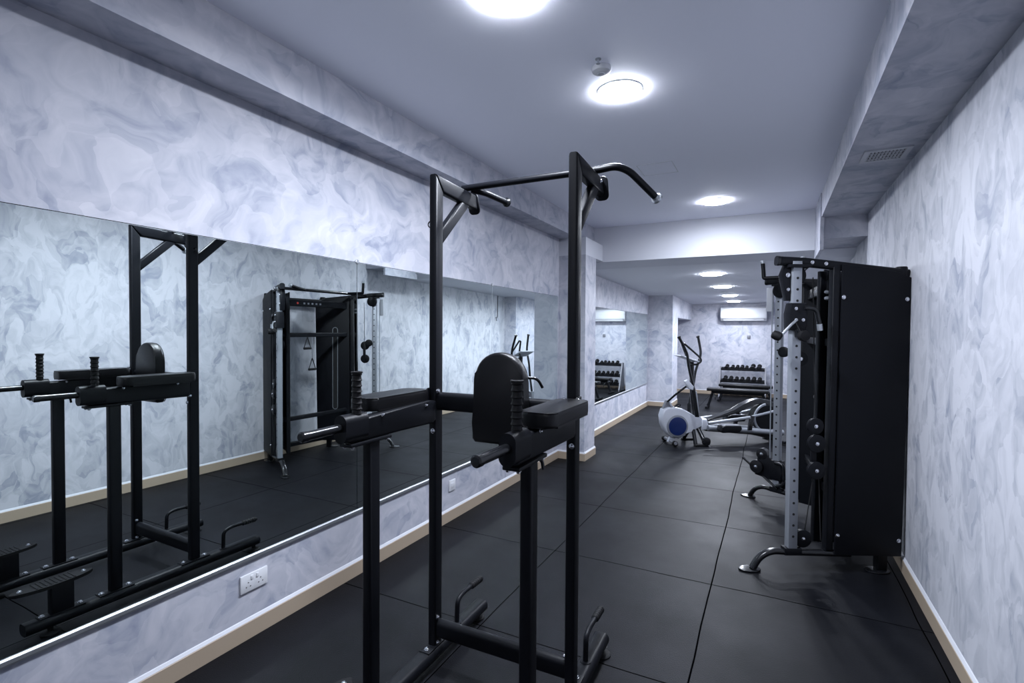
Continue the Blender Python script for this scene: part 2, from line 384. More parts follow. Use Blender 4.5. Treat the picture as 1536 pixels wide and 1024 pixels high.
# ------------------------------------------------------------------ power tower (pull-up / dip station)
PT = empty('power_tower', 'black pull-up and dip station with padded armrests and backrest', 'power tower', (-1.015, 1.876, 0), .014)
W = .325
def bolt(p, d, parent, r=.0085, name='bolt', mat='chrome'):
    p, d = V(p), V(d).normalized()
    MB().lathe(p-d*.001, p+d*.02, [(0, r*1.25), (.003, r*1.25), (.0035, r), (.008, r*.9), (.010, r*.5)], 12).build(name, M[mat], parent)
TU = rrect(.038, .058, .011)
for sgn in (-1, 1):
    u = sgn*W; side = 'left' if sgn < 0 else 'right'
    rail = MB().sweep([(u, -.80, .058), (u, .424, .058)], rrect(.074, .056, .024, 6)).build('base_rail', M['black'], PT)
    for v in (-.70, .39):
        MB().lathe((u+sgn*.012, v, .0), (u+sgn*.012, v, 1), [(0, .042), (.006, .042), (.012, .034), (.014, .012), (.034, .012)], 24).build('foot', M['rubber'], rail)
    # tall upright, mitred into the top arm
    up = MB().prism([(-.029, .084), (.029, .084), (.029, 2.118), (-.029, 2.188)], (0, 1, 0), (0, 0, 1), (1, 0, 0), .040, org=(u, 0, 0), bev=.010, seg=3).build('upright', M['black'], PT)
    arm = MB().prism([(-.0265, 2.1885), (.031, 2.118), (.335, 2.106), (.315, 2.176)], (0, 1, 0), (0, 0, 1), (1, 0, 0), .040, org=(u, 0, 0), bev=.010, seg=3).build('top_arm', M['black'], PT)
    MB().prism([(.026, 1.955), (.026, 1.885), (.262, 2.112), (.19, 2.116)], (0, 1, 0), (0, 0, 1), (1, 0, 0), .036, org=(u, 0, 0), bev=.009, seg=3).build('brace', M['black'], PT)
    if sgn < 0: MB().sweep([(u-.030+.014*math.cos(a), .0, 1.975+.014*math.sin(a)) for a in [2*PI*i/16 for i in range(16)]], circ(.003, 8), closed=True, up=(0, 1, 0)).build('band_hook', M['gloss'], PT)
    # end plate with bolts at the arm tip
    MB().prism(rrect(.062, .105, .022), (1, 0, 0), V((0, -.30, .954)), V((0, .954, .30)), .010, org=(u+sgn*.006, .334, 2.138), bev=.002).build('end_plate', M['black'], PT)
    for du, dz in ((-.018, .03), (.018, .03), (-.018, -.03), (.018, -.03)):
        bolt((u+sgn*.006+du, .334+.005-dz*.30, 2.138+dz), (0, .954, .30), PT, .007)
    bolt((u-.0, .255, 2.178), (0, 0, 1), PT, .007)
    bolt((u+sgn*.022, .262, 2.150), (sgn, 0, 0), PT, .007)
    # flange at the foot of the upright
    fl = MB().box((u-.027, -.085, .0835), (u+.027, .085, .0905), .002).build('flange', M['black'], PT)
    for v in (-.062, .062): bolt((u, v, .090), (0, 0, 1), PT, .010)
    # arm-rest beam and front post
    MB().prism([(-.54, 1.100), (-.045, 1.092), (-.025, 1.105), (-.025, 1.19), (-.06, 1.195), (-.54, 1.182)], (0, 1, 0), (0, 0, 1), (1, 0, 0), .042, org=(u, 0, 0), bev=.010, seg=3).build('arm_beam', M['black'], PT)
    MB().prism([(-.447, .088), (-.389, .088), (-.389, 1.10), (-.447, 1.10)], (0, 1, 0), (0, 0, 1), (1, 0, 0), .042, org=(u, 0, 0), bev=.010, seg=3).build('front_post', M['black'], PT)
    MB().box((u-.027, -.50, .0835), (u+.027, -.335, .0905), .002).build('flange', M['black'], PT)
    for v in (-.482, -.355): bolt((u, v, .090), (0, 0, 1), PT, .010)
    MB().sweep([(u, -.575, 1.1520), (u, -.462, 1.1515)], rrect(.056, .100, .027, 6)).build('sleeve', M['black'], PT)
    MB().box((u-.029, -.55, 1.085), (u+.029, -.335, 1.0975), .003).build('mount_plate', M['black'], PT)
    for v in (-.535, -.35): 
        bolt((u+.018, v, 1.086), (0, 0, -1), PT, .008); bolt((u-.018, v, 1.086), (0, 0, -1), PT, .008)
    # lock knob under the sleeve
    if sgn > 0: MB().tube(fillet([(u+.012, -.385, 1.088), (u+.016, -.35, 1.075), (u+.018, -.345, 1.045)], .02), .006).build('latch', M['gloss'], PT)
    # dip handle
    ux = u*.985
    dh = MB().lathe((u, -.57, 1.158), (ux, -.745, 1.158), [(0, .0155), (.155, .0155), (.156, .0175), (.175, .0175), (.180, .013)], 24).build('dip_handle', M['gloss'], PT)
    # ridged upright grip
    prof = [(0, .017)]
    z = .004
    for k in range(7):
        prof += [(z, .0175), (z+.003, .0165), (z+.013, .0155), (z+.017, .0195)]; z += .0205
    prof += [(z, .0175), (z+.001, .021), (z+.007, .021), (z+.008, .014), (z+.005, .012)]
    gp = MB().lathe((u*.985, -.50, 1.196), (u*.985, -.50, 2), prof, 20).build('hand_grip', M['rubber'], PT)
    # armrest pad
    uc = -.385 if sgn < 0 else .345
    mb = MB(); pts = rrect(.126, .375, .035, 6)
    mb.prism([(a, b) for a, b in pts], (1, 0, 0), (0, 1, 0), (0, 0, 1), .052, org=(uc, -.228, 1.216), bev=.012, seg=3)
    pad = mb.build('armrest_pad', M['vinyl'], PT)
    mb = MB(); mb.sweep([(uc+a*.955, -.228+b*.985, 1.2395) for a, b in rrect(.126, .375, .035, 6)], circ(.0022, 6), closed=True)
    mb.build('piping', M['vinyl'], pad)
    for v in (-.38, -.10): bolt((u-.0-(.021), v, 1.178), (-1, 0, 0), PT, .006); bolt((u+.021, v, 1.178), (1, 0, 0), PT, .006)
    MB().prism([(-.075, 1.178), (.02, 1.178), (.02, 1.245), (-.035, 1.245), (-.075, 1.215)], (0, 1, 0), (0, 0, 1), (1, 0, 0), .006, org=(u+sgn*.022+.002, 0, 0), bev=.002).build('bracket', M['black'], PT)
    bolt((u-.02, -.052, 1.232), (-.4, -1, .1), PT, .011)
    bolt((u+.024, -.02, 1.232), (1, 0, 0), PT, .009); bolt((u-.03, -.035, 1.098), (-.4, -1, 0), PT, .009)
    bolt((u+.005, -.029, 1.055), (0, -1, 0), PT, .009)
    # push-up handle on the rail
    ph = MB().tube(fillet([(u, .185, .082), (u, .188, .190), (u+sgn*.0, .235, .205), (u, .42, .200)], .035), .0115).build('push_up_handle', M['black'], PT)
    prof = [(0, .0125)]; z = .002
    for k in range(6): prof += [(z, .0145), (z+.004, .0175), (z+.009, .0175), (z+.013, .0145)]; z += .0165
    MB().lathe((u, .315, .2030), (u, .425, .2000), prof, 16).build('hand_grip', M['rubber'], ph)
    MB().lathe((u, .185, .084), (u, .185, 1), [(0, .024), (.004, .024), (.005, .014)], 16).build('collar', M['black'], ph)
    # foot step at the near end of the rail
    MB().prism([(-.70, .085), (-.605, .085), (-.605, .232), (-.70, .232)], (0, 1, 0), (0, 0, 1), (1, 0, 0), .05, org=(u, 0, 0), bev=.008).build('step_post', M['black'], PT)
    MB().box((u-.027, -.745, .0835), (u+.027, -.56, .0905), .002).build('flange', M['black'], PT)
    for v in (-.73, -.575): bolt((u, v, .090), (0, 0, 1), PT, .009)
    mb = MB(); pts = []
    for i in range(40):
        a = 2*PI*i/40; ca, sa = math.cos(a), math.sin(a)
        pts.append((.052*sa*(abs(sa)**.15 if sa else 1), .165*ca))
    mb.prism(pts, (1, 0, 0), (0, 1, 0), (0, 0, 1), .016, org=(u-.01*0, -.685, .240), bev=.004)
    for k in range(9): mb.box((u-.04, -.685-.075+.0185*k, .2475), (u+.04, -.685-.075+.0185*k+.008, .2515), .0015, 1)
    st = mb.build('foot_step', M['rubber'], PT)
    for v in (-.81, -.56): bolt((u, v, .2475), (0, 0, 1), st, .008)

MB().sweep([(-W+.019, .004, .158), (W-.019, .004, .158)], rrect(.046, .082, .022, 6)).build('cross_tube', M['black'], PT)
for sgn in (-1, 1):
    for z in (.215, .10): bolt((sgn*(W-.021)*1.0, -.012, z), (-sgn, -.3, 0), PT, .008)
MB().sweep([(-W+.019, .0, 1.186), (W-.019, .0, 1.186)], rrect(.046, .080, .018, 6)).build('cross_tube', M['black'], PT)
# backrest
pts = [(-.123, 1.055), (-.110, 1.040), (.115, 1.040), (.128, 1.055), (.126, 1.12), (.116, 1.20), (.112, 1.30)]
for i in range(1, 16):
    a = PI*i/16; pts.append((.110*math.cos(a), 1.305+.108*math.sin(a)))
pts += [(-.112, 1.30), (-.114, 1.20), (-.121, 1.12)]
br = MB().prism(pts, (1, 0, 0), (0, 0, 1), (0, 1, 0), .052, org=(.034, -.058, 0), bev=.012, seg=3).build('backrest_pad', M['vinyl'], PT)
mb = MB(); mb.sweep([(.034+a*.97, -.0835+.026+.028, 1.22+(b-1.22)*.97) for a, b in pts], circ(.0025, 6), closed=True, up=(0, 1, 0)); mb.build('piping', M['vinyl'], br)
MB().box((-.05, -.035, 1.13), (.118, -.020, 1.24), .003).build('mount_plate', M['black'], PT)
MB().tube(fillet([(.09, -.02, 1.31), (.17, .0, 1.31), (.185, .02, 1.27)], .03), .006).build('latch', M['gloss'], PT)
# pull-up bar
MB().tube([(-.345, .250, 2.196), (.36, .235, 2.192)], .0155, 20).build('pull_up_bar', M['black'], PT)
def grip_handle(path, tip):
    h = MB().tube(fillet(path, .04), .0155, 20).build('angled_handle', M['black'], PT)
    a, b = V(path[-2]), V(path[-1]); d = (b-a).normalized()
    MB().lathe(b-d*.022, b+d, [(0, .0165), (.010, .0165), (.016, .024), (.026, .024), (.027, .014), (.018, .012)], 20).build('end_cap', M['alu' if tip else 'gloss'], h)
grip_handle([(.355, .235, 2.192), (.425, .228, 2.195), (.47, .27, 2.18), (.552, .455, 2.098)], True)
grip_handle([(-.30, .26, 2.188), (-.245, .29, 2.176), (-.218, .48, 2.168)], False)

# ------------------------------------------------------------------ cable machine (dual pulley functional trainer)
CM = empty('cable_machine', 'tall black dual pulley cable machine with silver uprights by the right wall', 'cable machine', (.35, 4.32, 0))
AN = math.radians(26.5); O0 = V((.35, 4.32, 0))
def wing(far):
    b = V((-.16, 5.14, 0)) if far else V((-.09, 3.5, 0)); k = -1 if far else 1
    ax = V((math.cos(AN), k*math.sin(AN), 0)); ay = V((-math.sin(AN), k*math.cos(AN), 0))
    def P(t, s, z): return b - O0 + ax*t + ay*s + V((0, 0, z))
    return P, ax, ay
for far in (False, True):
    P, ax, ay = wing(far); Z = V((0, 0, 1)); H0 = O0
    def pr(pts, th, s, bev, mat, name, parent=CM, label=None, seg=2):
        return MB().prism(pts, ax, Z, ay, th, org=P(0, s, 0), bev=bev, seg=seg).build(name, M[mat], parent, label)
    # base leg with curved front
    leg = MB().sweep(fillet([P(.015, .03, .012), P(.055, .03, .085), P(.13, .03, .125), P(.25, .03, .118), P(.62, .03, .112)], .05), rrect(.05, .036, .017, 5)).build('base_leg', M['gloss'], CM)
    mb = MB(); mb.prism([(.072*math.cos(2*PI*i/24)*(1 if math.cos(2*PI*i/24) < 0 else .9), .045*math.sin(2*PI*i/24)) for i in range(24)], ax, ay, Z, .010, org=P(.0, .03, .006), bev=.003)
    mb.build('foot_plate', M['gloss'], leg)
    # rear foot
    rl = pr([(.80, .012), (.86, .012), (.86, .12), (.80, .12)], .05, .05, .005, 'black', 'rear_leg')
    mb = MB(); mb.prism([(.075*math.cos(2*PI*i/24), .05*math.sin(2*PI*i/24)) for i in range(24)], ax, ay, Z, .010, org=P(.80, .03, .006), bev=.003); mb.build('foot_plate', M['gloss'], rl)
    # silver guide upright with holes
    up = pr([(.226, .135), (.282, .135), (.282, 1.945), (.226, 1.945)], .052, .03, .004, 'silver', 'guide_upright')
    hm = MB()
    for i in range(24):
        z = .225 + .0702*i
        hm.cyl(P(.254, .0035-.0006, z), P(.254, .006, z), .0078, 12)
        hm.cyl(P(.254, .054, z), P(.254, .0566, z), .0078, 12)
    ho = hm.build('adjustment_holes', M['hole'], up)
    pr([(.205, .105), (.31, .105), (.31, .150), (.205, .150)], .062, .03, .006, 'black', 'upright_socket')
    # top tube
    MB().sweep([P(.15, .035, 1.949), P(.30, .035, 1.942), P(.95, .035, 1.872)], rrect(.05, .056, .02, 5)).build('top_tube', M['black'], CM)
    MB().sweep([P(.135, .035, 1.950), P(.152, .035, 1.949)], rrect(.053, .060, .022, 5)).build('end_cap', M['gloss'], CM)
    pr([(.195, 1.905), (.33, 1.905), (.345, 1.925), (.20, 1.925)], .075, .03, .004, 'black', 'top_bracket')
    for t, z in ((.345, 1.938), (.43, 1.930)): bolt(P(t, .009, z), -ay, CM, .009)
    # weight stack housing
    hs = pr([(.515, .112), (.917, .108), (.917, 1.822), (.935, 1.83), (.935, 1.85), (.86, 1.885), (.532, 1.925)] if False else [(.512, .112), (.925, .108), (.952, 1.845), (.86, 1.882), (.527, 1.926)], .016, .006, .003, 'shroud', 'weight_housing')
    pr([(.512, .118), (.925, .114), (.950, 1.835), (.86, 1.872), (.527, 1.915)], .016, .190, .003, 'shroud', 'weight_housing')
    pr([(.895, .118), (.925, .118), (.945, 1.82), (.915, 1.82)], .168, .098, .0, 'black', 'housing_back')
    for t, z in ((.535, 1.722), (.925, 1.712), (.525, .236), (.905, .208)): bolt(P(t, -.002, z), -ay, hs, .010)
    # slot in the inner face
    mb = MB(); ring = [(.70+a, 1.02+c) for a, c in rrect(.062, 1.02, .031, 8)]
    mb.sweep([P(a, .1995, c) for a, c in ring], circ(.004, 6), closed=True, up=tuple(ay)); mb.build('slot_rim', M['alu'], hs)
    MB().prism([(.70+a, 1.02+c) for a, c in rrect(.054, 1.01, .027, 8)], ax, Z, ay, .003, org=P(0, .1985, 0)).build('slot', M['hole'], hs)
    # front edge post of the stack
    pr([(.462, .135), (.508, .135), (.524, 1.92), (.478, 1.92)], .052, .035, .008, 'black', 'stack_post', seg=3)
    pr([(.462, .135), (.508, .135), (.524, 1.90), (.478, 1.90)], .040, .165, .008, 'black', 'stack_post', seg=3)
    for z, m2 in ((1.76, 'alu'), (1.72, 'alu')): MB().lathe(P(.505, .075, z), P(.45, .075, z), [(0, .013), (.03, .013), (.04, .008)], 14).build('bumper', M[m2], CM)
    for k in range(11):     # weight plates
        MB().box((-.155, -.045, 0), (.155, .045, .028), .003).xf(Matrix.Translation(P(.71, .10, .17+.031*k)) @ Matrix.Rotation(AN*(-1 if far else 1), 4, 'Z')).build('weight_plate', M['black'], CM)
    for dt in (-.09, .09): MB().cyl(P(.71+dt, .10, .14), P(.71+dt, .10, 1.86), .010, 12).build('guide_rod', M['chrome'], CM)
    # pulleys
    def pulley(t, s, z, r=.055, th=.024, name='pulley', bo=True):
        a, c = P(t, s-th/2, z), P(t, s+th/2, z)
        p = MB().lathe(a, c, [(0, r*.3), (0, r*.85), (.003, r), (th*.3, r), (th*.5, r*.86), (th*.7, r), (th-.003, r), (th, r*.85), (th, r*.3)], 28).build(name, M['black'], CM)
        if bo: bolt(a, -ay, p, .009)
        return p
    if not far:
        pulley(.378, .005, .92, .050); pulley(.385, .0, .812); pulley(.385, .0, .643)
        pr([(.368, .60), (.402, .60), (.402, .85), (.368, .85)], .012, .030, .002, 'black', 'pulley_link')
    else:
        pulley(.385, .0, 1.30); pulley(.385, .0, 1.13)
        pr([(.368, 1.08), (.402, 1.08), (.402, 1.34), (.368, 1.34)], .012, .030, .002, 'black', 'pulley_link')
    pulley(.325, .03, .205, .056); pulley(.275, .068, 1.862, .062); pulley(.315, .075, 1.335, .045)
    MB().tube([P(.335, .03, .22), P(.376, .012, .60)], .003, 8).build('cable', M['hole'], CM)
    MB().tube([P(.43, .012, .20), P(.41, .012, .62)], .003, 8).build('cable', M['hole'], CM)
    MB().tube([P(.385, .02, .98 if not far else 1.36), P(.38, .06, 1.85)], .003, 8).build('cable', M['hole'], CM)
    if far: MB().tube([P(.19, .03, .16), P(.19, .03, 1.86)], .0045, 8).build('cable', M['alu'], CM)
    # sliding carriage
    zc = 1.60 if not far else .30
    ca = pr([(.205, zc-.085), (.305, zc-.085), (.312, zc-.02), (.305, zc+.085), (.215, zc+.085), (.200, zc+.02)], .078, .03, .008, 'black', 'carriage')
    MB().sweep([P(.250, -.02, zc-.08), P(.252, -.02, zc-.125)], rrect(.05, .03, .012)).build('guide_block', M['black'], ca)
    if not far:
        MB().tube(fillet([P(.29, -.015, zc+.055), P(.36, -.015, zc+.05), P(.385, -.015, zc-.06)], .05), .013, 14).build('carriage_handle', M['gloss'], ca)
        MB().cyl(P(.382, -.015, zc-.045), P(.387, -.015, zc-.085), .0155, 16).build('handle_cap', M['alu'], ca)
        MB().tube(fillet([P(.235, -.03, zc-.02), P(.19, -.05, zc-.05), P(.118, -.06, zc-.125)], .03), .008, 12).build('swivel_arm', M['alu'], ca)
        MB().lathe(P(.075, -.045, zc-.105), P(.130, -.075, zc-.135), [(0, .012), (.006, .024), (.03, .029), (.052, .027), (.06, .012)], 20).build('pulley_cover', M['rubber'], ca)
        MB().tube(fillet([P(.22, -.03, zc-.03), P(.24, -.04, zc-.08), P(.262, -.05, zc-.125)], .03), .008, 12).build('swivel_arm', M['gloss'], ca)
        MB().lathe(P(.262, -.035, zc-.118), P(.262, -.085, zc-.118), [(0, .020), (.006, .032), (.03, .034), (.044, .030), (.048, .012)], 20).build('pulley_cover', M['rubber'], ca)
        for dt, dz in ((.24, .05), (.24, -.02), (.285, -.02)): bolt(P(dt, -.010, zc+dz), -ay, ca, .008)
    else:
        def disc(t, s, z, r, th=.03):
            a, c = P(t, s-th, z), P(t, s+th, z)
            d = MB().lathe(c, a, [(0, r*.5), (.004, r), (th*2-.004, r), (th*2, r*.5)], 24).build('swivel_pulley', M['gloss'], ca); bolt(c, ay, d, .012); bolt(a, -ay, d, .012)
        disc(.125, .02, .415, .050); disc(.09, .05, .30, .058); disc(.155, -.02, .27, .05)
        pr([(.06, .22), (.21, .20), (.24, .34), (.15, .44), (.09, .43)], .05, .02, .01, 'black', 'swivel_arm', ca)
        MB().tube(fillet([P(.26, .08, .37), P(.33, .08, .37), P(.345, .08, .20), P(.27, .08, .17)], .04), .015, 14).build('carriage_handle', M['gloss'], ca)
        MB().tube([P(.336, .062, .32), P(.342, .062, .22)], .010, 12).build('handle_cap', M['alu'], ca)
        MB().tube([P(-.085, -.02, .335), P(.28, .07, .145)], .011, 14).build('adjustment_lever', M['gloss'], ca)
    # small black brackets near the top of the upright
    if not far:
        bk = pr([(.200, 1.70), (.226, 1.70), (.226, 1.90), (.245, 1.925), (.19, 1.925), (.165, 1.86)], .045, .05, .006, 'black', 'top_bracket')
        bolt(P(.205, .026, 1.86), -ay, bk, .011); bolt(P(.208, .026, 1.77), -ay, bk, .008)
if True:
    P, ax, ay = wing(True)
    MB().box((-.028, -.006, -.105), (.028, .006, .105), .004).xf(Matrix.Translation(P(.165, .02, 1.79))).build('placard', M['whitegrey'], CM, 'pale grey hanging placard')
# members joining the wings
Pn, axn, ayn = wing(False); Pf, axf, ayf = wing(True)
a, c = Pn(.36, .05, 1.945), Pf(.36, .05, 1.945)
MB().tube([a, c], .017, 18).build('pull_up_bar', M['gloss'], CM)
for q, yy in ((.27, -1), (.76, 1)):
    p = a.lerp(c, q)
    if yy > 0:
        h = MB().tube(fillet([p, p+V((-.225, .02, .0)), p+V((-.235, .02, .125))], .012), .016, 16).build('angled_handle', M['black'], CM)
        e = p+V((-.235, .02, .12))
        MB().lathe(e, e+V((0, 0, 1)), [(0, .0175), (.02, .0185), (.024, .012)], 18).build('end_cap', M['alu'], h)
    else:
        h = MB().tube(fillet([p, p+V((-.02, -.13, .015)), p+V((-.02, -.22, .035))], .04), .016, 16).build('angled_handle', M['black'], CM)
        e = p+V((-.02, -.22, .035)); d = V((0, -.09, .02)).normalized()
        MB().lathe(e-d*.01, e+d, [(0, .0175), (.02, .0185), (.024, .012)], 18).build('end_cap', M['alu'], h)
a, c = Pn(.49, .06, 1.80), Pf(.49, .06, 1.80)
lg = MB().sweep([a, c], rrect(.03, .075, .008)).build('cross_member', M['black'], CM)
MB().cyl(a.lerp(c, .22)+V((-.0145, 0, .0)), a.lerp(c, .22)+V((-.018, 0, 0)), .012, 12).build('emblem', M['red'], lg, 'small red emblem')
for i in range(5):
    p = a.lerp(c, .30+.05*i); MB().box(p+V((-.0175, -.012, -.010)), p+V((-.014, .012, .010)), .001, 1).build('lettering', M['grey'], lg)
for z in (1.44, .50):
    a, c = Pn(.49, .06, z), Pf(.49, .06, z)
    MB().sweep([a, c], rrect(.03, .05, .008)).build('cross_member', M['black'], CM)
a, c = Pn(.90, .05, 1.85), Pf(.90, .05, 1.85); MB().sweep([a, c], rrect(.05, .06, .01)).build('cross_member', M['black'], CM)
a, c = Pn(.80, .06, .14), Pf(.80, .06, .14); MB().sweep([a, c], rrect(.05, .05, .01)).build('cross_member', M['black'], CM)
for far in (False, True):
    P, _, _ = wing(far); e = P(.915, .04, 1.85)
    MB().lathe(e, e+V((0, 0, 1)), [(0, .034), (.058, .034), (.066, .030), (.067, .02)], 24).build('post_cap', M['black'], CM)

# stirrup handles hanging from the machine's shelf bar
a, c = Pn(.49, .06, 1.415)+O0, Pf(.49, .06, 1.415)+O0
for q, z0, dz, lab in ((.34, 1.415, .0, 'black triangular cable stirrup hanging close under the cross bar, seen in the mirror'), (.40, 1.17, 0, 'black triangular cable stirrup hanging lower on a strap, seen in the mirror')):
    p = a.lerp(c, q); r = empty('cable_stirrup', lab, 'cable stirrup', (p.x-.01, p.y, z0), 0)
    if z0 < 1.3:
        MB().tube([(0, 0, 0), (0, 0, 1.415-z0)], .006, 8).build('strap', M['grey'], r)
    MB().tube([(0, 0, 0), (0, -.05, -.13), (0, .05, -.13), (0, 0, 0)], .006, 10, up=(1, 0, 0)).build('loop', M['black'], r)
    MB().cyl((0, -.048, -.13), (0, .048, -.13), .014, 16).build('hand_grip', M['rubber'], r)

# ------------------------------------------------------------------ elliptical trainer
EL = empty('elliptical_trainer', 'silver and blue elliptical cross trainer in the far half of the room', 'exercise machine', (-1.2, 7.04, 0), math.radians(33))
def ell(pts, th, s=0, bev=.01, mat='black', name='part', parent=EL, label=None, seg=3):
    return MB().prism(pts, (1, 0, 0), (0, 0, 1), (0, 1, 0), th, org=(0, s, 0), bev=bev, seg=seg).build(name, M[mat], parent, label)
def et(path, r, mat, name, parent=EL, fl=.05, label=None, n=14):
    return MB().tube(fillet(path, fl) if len(path) > 2 else path, r, n, up=(0, 1, 0)).build(name, M[mat], parent, label)
body = [(-.055, .50), (-.125, .47), (-.152, .38), (-.140, .27), (-.095, .17), (-.02, .10), (.09, .075), (.19, .12), (.255, .20), (.30, .235), (.40, .215), (.47, .245), (.475, .32), (.43, .355), (.37, .345), (.30, .385), (.17, .465), (.06, .495)]
bd = ell(body, .15, 0, .03, 'silverwhite', 'front_housing', seg=4)
ell([(-.135, .43), (-.075, .585), (-.045, .585), (.03, .475), (-.02, .45)], .06, 0, .01, 'grey', 'nose_fin')
et([(-.04, -.035, .585), (.0, -.035, .50), (.05, -.035, .485)], .012, 'silverwhite', 'fin_trim')
for s in (-1, 1):
    MB().lathe((.062, s*.070, .248), (.062, s*1, .248), [(0, .148), (.014, .146), (.018, .138)], 40).build('side_ring', M['silver'], bd)
    dsk = MB().lathe((.062, s*.084, .248), (.062, s*1, .248), [(0, .124), (.008, .122), (.011, .11), (.009, .05)], 40).build('flywheel_disc', M['blue'], bd, 'round dark blue side disc')
# stabiliser with wheels
et([(-.01, -.20, .045), (-.01, .20, .045)], .022, 'grey', 'front_stabiliser', fl=0)
ell([(-.04, .03), (.03, .03), (.09, .12), (.0, .13)], .05, 0, .006, 'silverwhite', 'stabiliser_bracket')
for s in (-.17, .17): MB().lathe((-.01, s-.022, .036), (-.01, s+1, .036), [(0, .028), (.004, .036), (.040, .036), (.044, .028)], 24).build('transport_wheel', M['rubber'], EL)
# centre stand
et([(.30, -.02, .24), (.27, -.18, .02)], .024, 'black', 'stand_leg'); et([(.36, -.02, .24), (.40, -.20, .03)], .028, 'gloss', 'stand_leg')
et([(.30, .02, .24), (.28, .20, .02)], .024, 'black', 'stand_leg')
for s in (-.20, .20): ell([(.24, .0), (.43, .0), (.42, .03), (.25, .03)], .05, s, .008, 'rubber', 'foot')
MB().lathe((.40, -.23, .065), (.40, 1, .065), [(0, .035), (.005, .055), (.035, .055), (.04, .035)], 24).build('crank_pulley', M['gloss'], EL)
ell([(.40, .19), (.47, .19), (.50, .27), (.47, .34), (.40, .34)], .17, 0, .02, 'silverwhite', 'joint_cover')
# mast and console
et([(.34, 0, .33), (.30, 0, .62), (.285, 0, 1.10)], .030, 'gloss', 'mast')
et([(.37, 0, .35), (.325, 0, .70)], .034, 'silver', 'mast_sleeve')
ell([(.08, 1.185), (.09, 1.198), (.34, 1.115), (.335, 1.095)], .26, 0, .006, 'silverwhite', 'console')
et([(.27, -.02, 1.07), (.298, -.12, 1.07), (.359, -.13, 1.118), (.337, -.13, 1.165), (.116, -.13, 1.35), (.092, -.12, 1.342), (.167, -.10, 1.172), (.25, -.03, 1.09)], .014, 'gloss', 'fixed_handlebar', fl=.03)
# moving arms
for s, pth in ((-.27, [(-.013, -.27, 1.424), (.04, -.27, 1.331), (.10, -.27, 1.21), (.109, -.27, 1.10), (.148, -.27, .922), (.19, -.27, .77), (.259, -.26, .40)]),
               (.27, [(.504, .27, 1.428), (.531, .27, 1.30), (.545, .27, 1.22), (.537, .27, 1.15), (.471, .27, .955), (.44, .27, .741), (.375, .27, .494), (.368, .26, .345)])):
    o = et(pth, .017, 'gloss', 'moving_arm', fl=.06)
    MB().lathe(pth[0], V(pth[0])+V((-.03, 0, .06)), [(0, .018), (.004, .024), (.018, .024), (.022, .012)], 14).build('end_cap', M['rubber'], o)
    et([(pth[-2][0], s*.95, pth[-2][2]), (pth[-1][0], s*.85, pth[-1][2])], .026, 'black', 'lower_arm')
ell([(.057, .87), (.101, .889), (.182, .80), (.175, .752), (.119, .765), (.063, .839)], .05, -.27, .012, 'silverwhite', 'arm_joint_cover')
et([(.103, -.25, .80), (-.007, -.20, .70), (-.07, -.06, .575)], .013, 'gloss', 'link_rod')
et([(.03, -.05, .50), (.08, -.09, .55), (.12, -.05, .52), (.08, .02, .48)], .006, 'hole', 'power_cable', fl=.03)
# rear rails, pedals and crank cover
for s in (-.11, .11):
    et([(.47, s, .225), (1.50, s, .150)], .036 if s < 0 else .03, 'silver', 'rail')
    et([(1.50, s, .150), (1.53, s, .148)], .039, 'silver', 'end_cap')
ell([(.48, .17), (1.12, .115), (1.40, .05), (1.53, .03), (1.53, .12), (1.12, .165), (.48, .205)], .10, 0, .01, 'black', 'rear_frame')
et([(1.49, -.24, .03), (1.49, .24, .03)], .026, 'black', 'rear_stabiliser', fl=0)
for s in (-.22, .22): MB().lathe((1.49, s, 0), (1.49, s, 1), [(0, .035), (.012, .035), (.02, .02), (.04, .02)], 18).build('foot', M['rubber'], EL)
for s, dt, dz in ((-.20, 0, 0), (.20, .30, .07)):
    pd = ell([(.575+dt, .215+dz), (.60+dt, .185+dz), (.83+dt, .19+dz), (.865+dt, .235+dz), (.85+dt, .275+dz), (.64+dt, .283+dz), (.59+dt, .265+dz)], .14, s, .012, 'black', 'pedal')
    ell([(.605+dt, .277+dz), (.64+dt, .290+dz), (.845+dt, .281+dz), (.85+dt, .270+dz)], .11, s, .004, 'grey', 'foot_pad', pd)
    et([(.44, s*.9, .30), (1.03+dt*.2, s*.9, .372)], .020, 'silver', 'pedal_arm', fl=0)
    et([(1.02+dt*.2, s*.9, .375), (1.42, s*.75, .455)], .017, 'silver', 'crank_arm', fl=0)
    ell([(.99, .20), (1.04, .20), (1.075, .39), (1.02, .40)], .045, s*.9, .01, 'gloss', 'arm_joint')
cov = []
MB().lathe((1.325, -.085, .345), (1.325, 1, .345), [(0, .12), (0, .165), (.01, .175), (.16, .175), (.17, .165)], 44).build('crank_cover', M['shroud'], EL)
MB().sweep([(1.325+.187*math.cos(a), -.09, .345+.187*math.sin(a)) for a in [math.radians(x) for x in range(100, 290, 8)]], rrect(.03, .022, .008), up=(0, 1, 0)).build('cover_ring', M['silver'], EL)
arch = [(.50, .325), (.70, .385), (.88, .44), (1.0, .52), (1.12, .578), (1.25, .60), (1.40, .575), (1.50, .51), (1.545, .43), (1.55, .36), (1.52, .40), (1.44, .50), (1.33, .54), (1.20, .535), (1.08, .485), (.96, .415), (.80, .375), (.60, .33), (.50, .30)]
ell(arch, .12, .02, .01, 'gloss', 'rear_shroud')

